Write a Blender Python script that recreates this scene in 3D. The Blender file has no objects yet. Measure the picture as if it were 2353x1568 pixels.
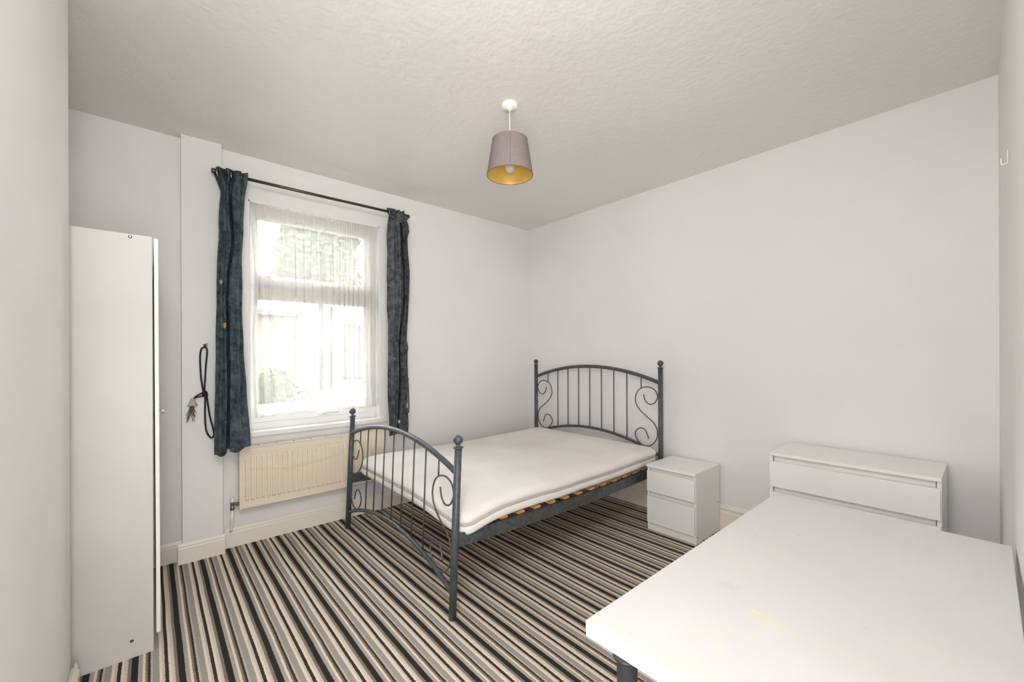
import bpy, bmesh, math, random
from mathutils import Vector, Matrix, noise as mnoise

random.seed(7)
PI = math.pi
scene = bpy.context.scene
COL = scene.collection

# ------------------------------------------------------------------ camera
CAM_Z = 1.28
FPX, W_PX, H_PX = 952.365, 2353.0, 1568.0
YAW, ROLL, HORIZON = math.radians(41.1296), math.radians(-0.2229), 815.44
cam_data = bpy.data.cameras.new('camera')
cam = bpy.data.objects.new('camera', cam_data)
COL.objects.link(cam)
cam_data.sensor_fit = 'HORIZONTAL'
cam_data.sensor_width = 36.0
cam_data.lens = FPX * 36.0 / W_PX
cam_data.shift_y = (HORIZON - H_PX / 2) / W_PX
cam_data.clip_start = 0.02
_d = Vector((math.sin(YAW), math.cos(YAW), 0))
_r = Vector((math.cos(YAW), -math.sin(YAW), 0))
_u = Vector((0, 0, 1))
r2 = math.cos(ROLL) * _r + math.sin(ROLL) * _u
u2 = -math.sin(ROLL) * _r + math.cos(ROLL) * _u
m = Matrix.Identity(4)
for i in range(3):
    m[i][0], m[i][1], m[i][2] = r2[i], u2[i], -_d[i]
m[0][3], m[1][3], m[2][3] = 0.0, 0.0, CAM_Z
cam.matrix_world = m
scene.camera = cam

# ------------------------------------------------------------------ world, light, exposure
world = bpy.data.worlds.new('overcast_sky')
scene.world = world
world.use_nodes = True
bg = world.node_tree.nodes['Background']
bg.inputs[0].default_value = (0.93, 0.97, 1.0, 1)
bg.inputs[1].default_value = 11.0

# three added fill lights, with no lamp known there: two beside the camera, one
# in the hall behind the doorway the camera stands in
def area(name, loc, direction, sx, sy, energy, col):
    la = bpy.data.lights.new(name, 'AREA')
    la.shape = 'RECTANGLE'
    la.size, la.size_y, la.energy, la.color = sx, sy, energy, col
    lo = bpy.data.objects.new(name, la)
    COL.objects.link(lo)
    lo.location = loc
    lo.rotation_euler = Vector(direction).to_track_quat('-Z', 'Y').to_euler()
area('added_fill_high', (0.0, 0.25, 2.3), (0.72, 0.66, -0.3), 0.8, 0.5, 18, (1.0, 0.995, 0.985))
area('added_fill_low', (-0.12, 0.20, 0.95), (0.75, 0.65, 0.0), 0.4, 1.2, 13, (1.0, 0.995, 0.985))
area('added_fill_hall', (0.1, -1.30, 1.2), (0.28, 1.0, 0.08), 1.2, 1.8, 22, (1.0, 0.99, 0.975))
fl = bpy.data.lights.new('bounced_flash', 'SPOT')
fl.energy = 30
fl.color = (1.0, 0.995, 0.99)
fl.spot_size = math.radians(80)
fl.spot_blend = 1.0
fl.shadow_soft_size = 0.25
flo = bpy.data.objects.new('bounced_flash', fl)
COL.objects.link(flo)
flo.location = (0.16, -0.10, 1.52)
flo.rotation_euler = Vector((1.15, 1.45, 0.7)).to_track_quat('-Z', 'Y').to_euler()

scene.view_settings.view_transform = 'Standard'
scene.view_settings.look = 'None'
scene.view_settings.exposure = 0.26
scene.view_settings.gamma = 1.0
scene.view_settings.use_curve_mapping = False
scene.cycles.use_denoising = True
scene.cycles.max_bounces = 7
scene.cycles.diffuse_bounces = 4
scene.cycles.transparent_max_bounces = 12
scene.cycles.adaptive_threshold = 0.15
scene.cycles.use_light_tree = False

# ------------------------------------------------------------------ helpers: objects
def tag(o, label=None, cat=None, group=None, kind=None):
    if label: o['label'] = label
    if cat: o['category'] = cat
    if group: o['group'] = group
    if kind: o['kind'] = kind
    return o

def empty(name, loc, label, cat, group=None, kind=None):
    o = bpy.data.objects.new(name, None)
    o.empty_display_size = 0.05
    o.location = loc
    COL.objects.link(o)
    return tag(o, label, cat, group, kind)

class MB:
    """collects geometry in world coordinates and links it as one mesh object"""
    def __init__(self):
        self.v, self.f, self.s = [], [], []
    def add(self, verts, faces, smooth=False):
        n = len(self.v)
        self.v += [tuple(p) for p in verts]
        self.f += [tuple(i + n for i in f) for f in faces]
        self.s += [smooth] * len(faces)
        return self
    def box(self, a, b, bev=0.0, rot=None, pivot=None):
        bm = bmesh.new()
        bmesh.ops.create_cube(bm, size=1)
        ax, ay, az = a; bx_, by, bz = b
        for v in bm.verts:
            v.co = Vector(((ax + bx_) / 2 + v.co.x * (bx_ - ax), (ay + by) / 2 + v.co.y * (by - ay), (az + bz) / 2 + v.co.z * (bz - az)))
        if bev > 0:
            bmesh.ops.bevel(bm, geom=bm.edges[:], offset=bev, segments=2, profile=0.6, affect='EDGES')
        bmesh.ops.recalc_face_normals(bm, faces=bm.faces)
        bm.verts.ensure_lookup_table()
        vs = [v.co.copy() for v in bm.verts]
        if rot is not None:
            pv = Vector(pivot)
            vs = [rot @ (p - pv) + pv for p in vs]
        idx = {v: i for i, v in enumerate(bm.verts)}
        fs = [[idx[v] for v in f.verts] for f in bm.faces]
        bm.free()
        return self.add(vs, fs)
    def tube(self, pts, r, n=10, closed=False, flat=None):
        """round tube along a path; r is a number or one per point; flat squashes one axis"""
        P = [Vector(p) for p in pts]
        k = len(P)
        rs = r if isinstance(r, (list, tuple)) else [r] * k
        T = []
        for i in range(k):
            if closed:
                t = P[(i + 1) % k] - P[i - 1]
            else:
                t = P[min(i + 1, k - 1)] - P[max(i - 1, 0)]
            T.append(t.normalized() if t.length > 1e-9 else Vector((0, 0, 1)))
        ref = Vector((0, 0, 1)) if abs(T[0].z) < 0.9 else Vector((1, 0, 0))
        N = (ref - T[0] * ref.dot(T[0])).normalized()
        verts, faces = [], []
        for i in range(k):
            N = (N - T[i] * N.dot(T[i]))
            if N.length < 1e-6:
                N = Vector((1, 0, 0)) - T[i] * T[i].x
            N.normalize()
            B = T[i].cross(N)
            for j in range(n):
                a = 2 * PI * j / n
                fx = 1.0 if flat is None else flat
                verts.append(P[i] + rs[i] * (math.cos(a) * N * fx + math.sin(a) * B))
        segs = k if closed else k - 1
        for i in range(segs):
            for j in range(n):
                a = i * n + j; b = i * n + (j + 1) % n
                c = ((i + 1) % k) * n + (j + 1) % n; d = ((i + 1) % k) * n + j
                faces.append((a, b, c, d))
        self.add(verts, faces, True)
        if not closed:
            base = len(self.v) - len(verts)
            self.f.append(tuple(base + j for j in reversed(range(n)))); self.s.append(False)
            self.f.append(tuple(base + (k - 1) * n + j for j in range(n))); self.s.append(False)
        return self
    def lathe(self, prof, centre, n=24, axis=Vector((0, 0, 1)), smooth=True, cap=True):
        """prof: list of (radius, height) along axis from centre"""
        ax = Vector(axis).normalized()
        ref = Vector((1, 0, 0)) if abs(ax.x) < 0.9 else Vector((0, 1, 0))
        N = (ref - ax * ref.dot(ax)).normalized(); B = ax.cross(N)
        C = Vector(centre)
        verts, faces = [], []
        for (r, hgt) in prof:
            for j in range(n):
                a = 2 * PI * j / n
                verts.append(C + ax * hgt + max(r, 1e-5) * (math.cos(a) * N + math.sin(a) * B))
        for i in range(len(prof) - 1):
            for j in range(n):
                faces.append((i * n + j, i * n + (j + 1) % n, (i + 1) * n + (j + 1) % n, (i + 1) * n + j))
        self.add(verts, faces, smooth)
        if cap:
            base = len(self.v) - len(verts)
            self.f.append(tuple(base + j for j in reversed(range(n)))); self.s.append(False)
            self.f.append(tuple(base + (len(prof) - 1) * n + j for j in range(n))); self.s.append(False)
        return self
    def sphere(self, c, r, nu=16, nv=10, sq=(1, 1, 1)):
        prof = []
        verts, faces = [], []
        C = Vector(c)
        for i in range(nv + 1):
            th = PI * i / nv
            for j in range(nu):
                a = 2 * PI * j / nu
                rr = max(math.sin(th), 1e-4)
                verts.append(C + Vector((r * sq[0] * rr * math.cos(a), r * sq[1] * rr * math.sin(a), -r * sq[2] * math.cos(th))))
        for i in range(nv):
            for j in range(nu):
                faces.append((i * nu + j, i * nu + (j + 1) % nu, (i + 1) * nu + (j + 1) % nu, (i + 1) * nu + j))
        return self.add(verts, faces, True)
    def grid(self, P, smooth=True, closed_u=False):
        """P[i][j] rows of points"""
        R, Cn = len(P), len(P[0])
        verts = [p for row in P for p in row]
        faces = []
        for i in range(R - 1):
            for j in range(Cn if closed_u else Cn - 1):
                faces.append((i * Cn + j, i * Cn + (j + 1) % Cn, (i + 1) * Cn + (j + 1) % Cn, (i + 1) * Cn + j))
        return self.add(verts, faces, smooth)
    def prism(self, prof, a, b, up=Vector((0, 0, 1)), out=Vector((0, -1, 0))):
        """extrude a closed 2-D profile [(outward, up)] from point a to point b"""
        A, B = Vector(a), Vector(b)
        n = len(prof)
        vs = [A + out * p[0] + up * p[1] for p in prof] + [B + out * p[0] + up * p[1] for p in prof]
        fs = [(i, (i + 1) % n, n + (i + 1) % n, n + i) for i in range(n)]
        fs += [tuple(reversed(range(n))), tuple(range(n, 2 * n))]
        return self.add(vs, fs)
    def build(self, name, mat, parent=None, local=None):
        me = bpy.data.meshes.new(name)
        o = bpy.data.objects.new(name, me)
        COL.objects.link(o)
        org = Vector((0, 0, 0))
        if parent is not None:
            p = parent
            while p is not None:
                org = org + p.location
                p = p.parent
            o.parent = parent
        elif local is not None:
            org = Vector(local)
            o.location = org
        me.from_pydata([tuple(Vector(p) - org) for p in self.v], [], self.f)
        me.polygons.foreach_set('use_smooth', self.s)
        bm = bmesh.new(); bm.from_mesh(me)
        bmesh.ops.recalc_face_normals(bm, faces=bm.faces)
        bm.to_mesh(me); bm.free()
        me.materials.append(mat)
        me.update()
        return o

# ------------------------------------------------------------------ helpers: materials
def lin(c):
    c /= 255.0
    return c / 12.92 if c <= 0.04045 else ((c + 0.055) / 1.055) ** 2.4

LIT = 0.76   # how bright a perfectly white surface reads in the photograph's even light
def S(r, g, b, k=1.0):
    return tuple(min(lin(x) / LIT * k, 0.92) for x in (r, g, b)) + (1,)

class N:
    def __init__(self, name):
        self.m = bpy.data.materials.new(name)
        self.m.use_nodes = True
        self.t = self.m.node_tree
        self.b = self.t.nodes['Principled BSDF']
        self.out = self.t.nodes['Material Output']
    def n(self, typ, **kw):
        nd = self.t.nodes.new(typ)
        for k, v in kw.items():
            if k.startswith('i_'):
                nd.inputs[k[2:].replace('_', ' ')].default_value = v
            else:
                setattr(nd, k, v)
        return nd
    def l(self, a, b):
        self.t.links.new(a, b)
    def coord(self):
        return self.n('ShaderNodeTexCoord').outputs['Object']
    def geo(self):
        if not hasattr(self, 'g'): self.g = self.n('ShaderNodeNewGeometry').outputs['Position']
        return self.g
    def noise(self, scale, detail=2, vec=None, rough=0.5, dist=0.0, typ=None):
        nd = self.n('ShaderNodeTexNoise')
        if typ: nd.noise_type = typ
        nd.inputs['Scale'].default_value = scale
        nd.inputs['Detail'].default_value = detail
        nd.inputs['Roughness'].default_value = rough
        nd.inputs['Distortion'].default_value = dist
        self.l(vec if vec is not None else self.geo(), nd.inputs['Vector'])
        return nd.outputs['Fac']
    def ramp(self, fac, stops, interp='LINEAR'):
        nd = self.n('ShaderNodeValToRGB')
        cr = nd.color_ramp
        cr.interpolation = interp
        while len(cr.elements) < len(stops):
            cr.elements.new(0.5)
        for e, (p, c) in zip(cr.elements, stops):
            e.position = p
            e.color = c if len(c) == 4 else tuple(c) + (1,)
        self.l(fac, nd.inputs['Fac'])
        return nd.outputs['Color']
    def math(self, op, a, b=None, c=None, clamp=False):
        nd = self.n('ShaderNodeMath', operation=op)
        nd.use_clamp = clamp
        for i, x in enumerate((a, b, c)):
            if x is None: continue
            if isinstance(x, (int, float)): nd.inputs[i].default_value = x
            else: self.l(x, nd.inputs[i])
        return nd.outputs[0]
    def mix(self, fac, a, b, blend='MIX'):
        nd = self.n('ShaderNodeMix', data_type='RGBA', blend_type=blend)
        for sock, x in ((nd.inputs[0], fac), (nd.inputs[6], a), (nd.inputs[7], b)):
            if isinstance(x, (int, float)): sock.default_value = x
            elif isinstance(x, tuple): sock.default_value = x
            else: self.l(x, sock)
        return nd.outputs[2]
    def spot(self, centre, radius, soft=0.5, squash=(1, 1, 1)):
        """1 inside a small blotch around a point of the surface, 0 outside"""
        p = self.n('ShaderNodeVectorMath', operation='SUBTRACT')
        self.l(self.geo(), p.inputs[0]); p.inputs[1].default_value = centre
        q = self.n('ShaderNodeVectorMath', operation='MULTIPLY')
        self.l(p.outputs[0], q.inputs[0]); q.inputs[1].default_value = squash
        ln = self.n('ShaderNodeVectorMath', operation='LENGTH')
        self.l(q.outputs[0], ln.inputs[0])
        nz = self.sn = getattr(self, 'sn', None) or self.noise(60, 2)
        rr = self.math('MULTIPLY_ADD', nz, radius * 1.4, -radius * 0.7)
        d = self.math('ADD', ln.outputs['Value'], rr)
        return self.math('SUBTRACT', 1.0, self.n_smooth(d, radius * (1 - soft), radius))
    def n_smooth(self, x, a, b):
        nd = self.n('ShaderNodeMapRange', interpolation_type='SMOOTHSTEP')
        self.l(x, nd.inputs['Value'])
        nd.inputs['From Min'].default_value = a
        nd.inputs['From Max'].default_value = b
        return nd.outputs['Result']
    def bump(self, h, strength, dist):
        nd = self.n('ShaderNodeBump')
        nd.inputs['Strength'].default_value = strength
        nd.inputs['Distance'].default_value = dist
        self.l(h, nd.inputs['Height'])
        self.l(nd.outputs['Normal'], self.b.inputs['Normal'])
        return nd
    def set(self, col=None, rough=0.5, metal=0.0, spec=0.5):
        if col is not None:
            if isinstance(col, tuple): self.b.inputs['Base Color'].default_value = col
            else: self.l(col, self.b.inputs['Base Color'])
        if isinstance(rough, (int, float)): self.b.inputs['Roughness'].default_value = rough
        else: self.l(rough, self.b.inputs['Roughness'])
        self.b.inputs['Metallic'].default_value = metal
        self.b.inputs['Specular IOR Level'].default_value = spec
        return self

def plain(name, col, rough=0.5, metal=0.0, var=0.04, scale=6.0, bump=0.0, bscale=60, spec=0.5):
    a = N(name)
    nz = a.noise(scale, 2)
    lo = tuple(c * (1 - var) for c in col[:3]) + (1,)
    hi = tuple(min(c * (1 + var), 1) for c in col[:3]) + (1,)
    a.set(a.ramp(nz, [(0.3, lo), (0.7, hi)]), rough, metal, spec)
    if bump:
        a.bump(a.noise(bscale, 4), bump, 0.004)
    return a.m

M = {}
# painted plaster walls
a = N('wall_paint')
nz = a.noise(1.3, 2)
a.set(a.ramp(nz, [(0.3, S(210, 209, 207)), (0.7, S(215, 214, 212))]), 0.75, spec=0.25)
a.bump(a.noise(30, 2), 0.12, 0.006)
M['wall'] = a.m
# textured ceiling: plaster dragged into short ridges
a = N('ceiling_plaster')
c1 = a.ramp(a.noise(1.1, 1), [(0.3, S(208, 205, 201)), (0.7, S(212, 209, 205))])
a.set(c1, 0.45, spec=0.4)
r1 = a.noise(13, 3, rough=0.6, dist=1.8, typ='RIDGED_MULTIFRACTAL')
r1 = a.n_smooth(r1, 0.72, 1.55)
gate = a.n_smooth(a.noise(1.8, 1), 0.38, 0.66)
hgt = a.math('ADD', a.math('MULTIPLY', r1, gate), a.math('MULTIPLY', a.noise(30, 1), 0.15))
a.bump(hgt, 1.0, 0.018)
M['ceiling'] = a.m
# skirting gloss (old cream gloss)
M['skirting'] = plain('skirting_gloss', S(224, 216, 204, 0.92), 0.35, var=0.02, scale=4, bump=0.08, bscale=30)
M['upvc'] = plain('window_upvc', S(222, 223, 222), 0.3, var=0.015)
a = N('wardrobe_foil')
a.set(a.ramp(a.noise(3, 3), [(0.3, S(185, 183, 178)), (0.7, S(191, 189, 185))]), 0.38, spec=0.45)
M['wardrobe'] = a.m
M['white_gloss'] = plain('white_gloss_paint', S(220, 219, 215), 0.35, var=0.02)
# furniture
a = N('white_foil')
c = a.ramp(a.noise(3, 4), [(0.3, S(218, 216, 211)), (0.7, S(222, 221, 217))])
sc = a.math('MULTIPLY', a.n_smooth(a.noise(9, 6, dist=1.0), 0.66, 0.8), 0.15)
c = a.mix(sc, c, S(190, 178, 155))
a.set(c, 0.38, spec=0.45)
M['foil'] = a.m
a = N('white_foil_front')
c = a.ramp(a.noise(3, 4), [(0.3, S(216, 216, 213)), (0.7, S(221, 221, 218))])
a.set(c, 0.35, spec=0.45)
M['front'] = a.m
M['foil_edge'] = plain('white_edge_band', S(216, 215, 210), 0.4, var=0.02)
a = N('desk_foil')
c = a.ramp(a.noise(2.2, 4), [(0.3, S(190, 189, 187)), (0.7, S(195, 194, 193))])
dots = a.math('MULTIPLY', a.n_smooth(a.noise(48, 2), 0.74, 0.79), 0.35)
c = a.mix(dots, c, S(165, 160, 150))
st = a.math('MULTIPLY', a.n_smooth(a.noise(4.5, 6, dist=1.5), 0.60, 0.72), 0.10)
c = a.mix(st, c, S(220, 200, 165))
c = a.mix(a.math('MULTIPLY', a.spot((0.986, 0.332, 0.72), 0.014, 0.7), 0.32), c, S(226, 208, 160))
c = a.mix(a.math('MULTIPLY', a.spot((0.970, 0.300, 0.72), 0.040, 0.8, (1, 0.6, 1)), 0.30), c, S(215, 195, 155))
c = a.mix(a.math('MULTIPLY', a.spot((0.975, 0.175, 0.72), 0.014, 0.8, (1, 0.16, 1)), 0.14), c, S(215, 196, 160))
c = a.mix(a.math('MULTIPLY', a.spot((1.215, 0.490, 0.72), 0.012, 0.8, (1, 0.3, 1)), 0.35), c, S(215, 175, 150))
c = a.mix(a.math('MULTIPLY', a.spot((1.05, 0.41, 0.72), 0.03, 0.9), 0.22), c, S(165, 165, 162))
a.set(c, 0.33, spec=0.45)
M['desk'] = a.m
M['black_metal'] = plain('black_painted_metal', S(40, 41, 43), 0.35, var=0.1)
a = N('grey_bed_metal')
c = a.ramp(a.noise(45, 5), [(0.35, S(64, 67, 70)), (0.65, S(82, 85, 88))])
a.set(c, 0.42, 0.25, spec=0.5)
a.bump(a.noise(160, 3), 0.06, 0.002)
M['bed'] = a.m
M['slat'] = plain('beech_slat', S(222, 158, 96), 0.45, var=0.12, scale=18)
M['black_plastic'] = plain('black_plastic', S(34, 33, 32), 0.5, var=0.1)
a = N('mattress_ticking')
c = a.ramp(a.noise(3, 4), [(0.3, S(208, 203, 198)), (0.7, S(217, 213, 209))])
for p, rr in (((2.15, 2.10, 0.54), 0.022), ((2.62, 1.96, 0.54), 0.024), ((1.75, 2.35, 0.54), 0.018)):
    c = a.mix(a.math('MULTIPLY', a.spot(p, rr, 0.8), 0.3), c, S(175, 166, 156))
a.set(c, 0.9, spec=0.1)
w = a.n('ShaderNodeTexWave', wave_type='BANDS', bands_direction='DIAGONAL')
w.inputs['Scale'].default_value = 60; w.inputs['Distortion'].default_value = 2
a.l(a.geo(), w.inputs['Vector'])
hh = a.math('ADD', a.math('MULTIPLY', w.outputs['Fac'], 0.08), a.noise(11, 4))
a.bump(hh, 0.25, 0.01)
M['mattress'] = a.m
M['piping'] = plain('mattress_piping', S(172, 163, 160), 0.85, var=0.05, scale=40)
# carpet: woven stripes running along the room
a = N('striped_carpet')
sep = a.n('ShaderNodeSeparateXYZ')
a.l(a.geo(), sep.inputs[0])
wob = a.math('MULTIPLY_ADD', a.noise(150, 2), 0.006, -0.003)
wob2 = a.math('MULTIPLY_ADD', a.noise(3, 1), 0.006, -0.003)
x = a.math('ADD', a.math('ADD', sep.outputs['X'], wob), wob2)
fr = a.math('FRACT', a.math('DIVIDE', a.math('SUBTRACT', x, 0.0845 - 0.1453 * 20), 0.1453))
K = 1.03
BLK, THN, GRY, LGT, CRM, TAU = (S(50, 48, 45, K), S(62, 54, 46, K), S(152, 144, 136, K), S(178, 169, 160, K), S(214, 200, 183, K), S(128, 115, 105, K))
col = a.ramp(fr, [(0.0, BLK), (0.144, S(160, 152, 145, K)), (0.235, CRM), (0.295, TAU), (0.35, THN), (0.405, LGT), (0.45, GRY),
                  (0.592, CRM), (0.654, S(190, 180, 169, K)), (0.71, THN), (0.79, CRM), (0.85, S(196, 186, 174, K)), (0.925, TAU)], 'CONSTANT')
sp = a.noise(420, 2)
col = a.mix(1.0, col, a.ramp(sp, [(0.3, (0.62, 0.62, 0.62, 1)), (0.7, (1.28, 1.28, 1.28, 1))]), 'MULTIPLY')
fleck = a.n_smooth(a.noise(700, 1), 0.68, 0.75)
col = a.mix(a.math('MULTIPLY', fleck, 0.25), col, S(170, 162, 152))
a.set(col, 0.95, spec=0.05)
a.bump(a.noise(420, 3), 0.5, 0.006)
M['carpet'] = a.m
# radiator cream
M['radiator'] = plain('radiator_cream', S(229, 215, 195, 0.86), 0.38, var=0.03, scale=5)
M['rad_dark'] = plain('radiator_inside', S(70, 62, 52), 0.7)
M['brass'] = plain('tarnished_valve_metal', S(112, 110, 92), 0.35, 0.8, var=0.15, scale=60)
M['white_plastic'] = plain('white_plastic', S(218, 216, 208), 0.4, var=0.02)
M['wire'] = plain('white_coated_wire', S(226, 220, 205), 0.45)
# curtains
def denim(name, dark, light, wear, spots):
    a = N(name)
    n1 = a.noise(22, 6, rough=0.7)
    c = a.ramp(n1, [(0.36, dark), (0.64, light)])
    n2 = a.n_smooth(a.noise(90, 4, rough=0.75), 0.60, 0.78)
    c = a.mix(a.math('MULTIPLY', n2, 0.35), c, wear)
    n3 = a.n_smooth(a.noise(34, 2), 0.75, 0.79)
    c = a.mix(a.math('MULTIPLY', n3, 0.6), c, S(150, 150, 148))
    for p, rr, k, sc3 in spots:
        c = a.mix(a.spot(p, rr, 0.35, (1, 0, sc3)), c, k)
    a.set(c, 0.85, spec=0.15)
    a.bump(a.noise(60, 5, rough=0.7), 0.5, 0.01)
    return a.m
M['curtain_l'] = denim('washed_denim', S(41, 50, 57), S(82, 93, 99), S(120, 130, 135),
    [((0.349, 3.15, 1.47), 0.011, S(176, 138, 112), 0.55), ((0.333, 3.15, 1.74), 0.008, S(180, 160, 140), 0.5), ((0.32, 3.15, 2.0), 0.006, S(190, 190, 188), 0.4)])
M['curtain_r'] = denim('faded_black_denim', S(46, 48, 52), S(92, 94, 98), S(134, 136, 138),
    [((1.582, 3.15, 0.865), 0.017, S(205, 148, 112), 0.7), ((1.512, 3.15, 0.745), 0.010, S(232, 214, 196), 0.6), ((1.478, 3.15, 1.25), 0.008, S(170, 172, 174), 0.5)])
M['pole'] = plain('dark_bronze_pole', S(70, 70, 60), 0.35, 0.6, var=0.1)
M['steel'] = plain('brushed_steel', S(200, 202, 200), 0.25, 0.9, var=0.05)
M['rope'] = plain('black_braided_cord', S(38, 36, 36), 0.9, var=0.25, scale=220, bump=0.6, bscale=300)
M['tassel_cap'] = plain('dusty_pink_tassel_cap', S(176, 158, 150), 0.9, var=0.1, scale=90)
M['tassel'] = plain('frayed_tassel_threads', S(96, 88, 80), 0.9, var=0.3, scale=120)
# sheer net
a = N('sheer_net')
a.t.nodes.remove(a.b)
tr = a.n('ShaderNodeBsdfTransparent')
df = a.n('ShaderNodeBsdfDiffuse'); df.inputs[0].default_value = (0.86, 0.82, 0.755, 1)
tl = a.n('ShaderNodeBsdfTranslucent'); tl.inputs[0].default_value = (0.62, 0.595, 0.555, 1)
m1 = a.n('ShaderNodeMixShader'); m1.inputs[0].default_value = 0.5
a.l(df.outputs[0], m1.inputs[1]); a.l(tl.outputs[0], m1.inputs[2])
m2 = a.n('ShaderNodeMixShader')
wv = a.math('MULTIPLY_ADD', a.noise(240, 2), 0.2, 0.40)
a.l(wv, m2.inputs[0])
a.l(tr.outputs[0], m2.inputs[1]); a.l(m1.outputs[0], m2.inputs[2])
a.l(m2.outputs[0], a.out.inputs['Surface'])
M['net'] = a.m
M['net_hem'] = plain('net_hem', S(206, 188, 165), 0.9, var=0.15, scale=50)
# window glass
a = N('window_glass')
a.t.nodes.remove(a.b)
tr = a.n('ShaderNodeBsdfTransparent'); tr.inputs[0].default_value = (0.97, 0.98, 0.98, 1)
gl = a.n('ShaderNodeBsdfGlossy'); gl.inputs['Roughness'].default_value = 0.02
mx = a.n('ShaderNodeMixShader')
fz = a.n('ShaderNodeFresnel'); fz.inputs[0].default_value = 1.25
a.l(a.math('MULTIPLY', fz.outputs[0], 0.6), mx.inputs[0])
a.l(tr.outputs[0], mx.inputs[1]); a.l(gl.outputs[0], mx.inputs[2]); a.l(mx.outputs[0], a.out.inputs['Surface'])
M['glass'] = a.m
a = N('bulb_glass')
a.t.nodes.remove(a.b)
tr = a.n('ShaderNodeBsdfTransparent'); tr.inputs[0].default_value = (0.95, 0.95, 0.93, 1)
gl = a.n('ShaderNodeBsdfPrincipled'); gl.inputs['Base Color'].default_value = (0.85, 0.84, 0.80, 1); gl.inputs['Roughness'].default_value = 0.08
mx = a.n('ShaderNodeMixShader'); mx.inputs[0].default_value = 0.55
a.l(tr.outputs[0], mx.inputs[1]); a.l(gl.outputs[0], mx.inputs[2]); a.l(mx.outputs[0], a.out.inputs['Surface'])
M['bulb'] = a.m
M['shade'] = plain('mauve_grey_velvet', S(124, 114, 113), 0.9, var=0.06, scale=70, bump=0.1, bscale=200, spec=0.1)
M['gold'] = plain('gold_lining', S(206, 176, 96), 0.35, 0.25, var=0.04, scale=5)
M['shade_rim'] = plain('shade_rim_trim', S(104, 94, 76), 0.7)
# outdoors
a = N('outdoor_brick')
bt = a.n('ShaderNodeTexBrick')
bt.inputs['Color1'].default_value = (0.26, 0.12, 0.085, 1); bt.inputs['Color2'].default_value = (0.32, 0.16, 0.11, 1)
bt.inputs['Mortar'].default_value = (0.35, 0.31, 0.27, 1); bt.inputs['Scale'].default_value = 4.4
mp = a.n('ShaderNodeMapping'); mp.inputs['Rotation'].default_value = (PI / 2, 0, 0)
a.l(a.geo(), mp.inputs['Vector']); a.l(mp.outputs[0], bt.inputs['Vector'])
a.set(bt.outputs['Color'], 0.9)
M['brick'] = a.m
M['render'] = plain('white_render', (0.60, 0.60, 0.58, 1), 0.9, var=0.05, scale=3)
M['slate'] = plain('slate_roof', (0.10, 0.11, 0.125, 1), 0.7, var=0.1)
M['dark_pane'] = plain('dark_window_pane', (0.03, 0.035, 0.04, 1), 0.1)
M['leaf'] = plain('green_leaf', (0.05, 0.075, 0.035, 1), 0.7, var=0.4, scale=2.5)
M['bark'] = plain('bark', (0.16, 0.12, 0.09, 1), 0.9, var=0.2)
M['concrete'] = plain('pale_concrete', (0.30, 0.29, 0.27, 1), 0.9, var=0.1)
M['grass'] = plain('ground_grass', (0.08, 0.10, 0.05, 1), 0.95, var=0.3, scale=5)

# ------------------------------------------------------------------ room shell
XR, YW, H = 3.148, 3.33, 2.65           # right wall, window wall, ceiling
XL = -0.56                              # far-left wall
YN = -0.055                             # wall with the doorway (behind / beside the camera)
T = 0.28                                # thickness of the window wall
WX0, WX1, WZ0, WZ1 = 0.505, 1.446, 0.745, 2.352   # window opening

o = MB().box((XL - 0.1, -1.5, -0.06), (XR + 0.1, YW + 0.02, 0.0)).build('floor', M['carpet'])
tag(o, 'brown, black and cream striped carpet covering the bedroom floor', 'floor', kind='structure')
o = MB().box((XL - 0.1, -1.5, H), (XR + 0.1, YW + T, H + 0.1)).build('ceiling', M['ceiling'])
tag(o, 'off-white ceiling with dragged plaster texture', 'ceiling', kind='structure')
b = MB()
b.box((XL - 0.1, YW, -0.06), (WX0, YW + T, H))
b.box((WX1, YW, -0.06), (XR + 0.1, YW + T, H))
b.box((WX0, YW, -0.06), (WX1, YW + T, WZ0 - 0.02))
b.box((WX0, YW, WZ1), (WX1, YW + T, H))
o = b.build('wall_back', M['wall'])
tag(o, 'white painted wall with the curtained window', 'wall', kind='structure')
o = MB().box((0.147, 3.262, 0), (0.353, YW + 0.01, H)).build('wall_pier', M['wall'])
tag(o, 'narrow white boxed pier left of the window', 'wall', kind='structure')
o = MB().box((XR, -1.5, -0.06), (XR + 0.1, YW + 0.02, H)).build('wall_right', M['wall'])
tag(o, 'long white wall behind the headboard and drawers', 'wall', kind='structure')
o = MB().box((XL - 0.1, -1.5, -0.06), (XL, YW + 0.02, H)).build('wall_left', M['wall'])
tag(o, 'white alcove wall behind the wardrobe', 'wall', kind='structure')
o = MB().box((XL, 0.75, 0), (-0.226, 2.245, H), 0.006).build('wall_chimney_breast', M['wall'])
tag(o, 'white chimney breast at the left edge of the view', 'wall', kind='structure')
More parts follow.
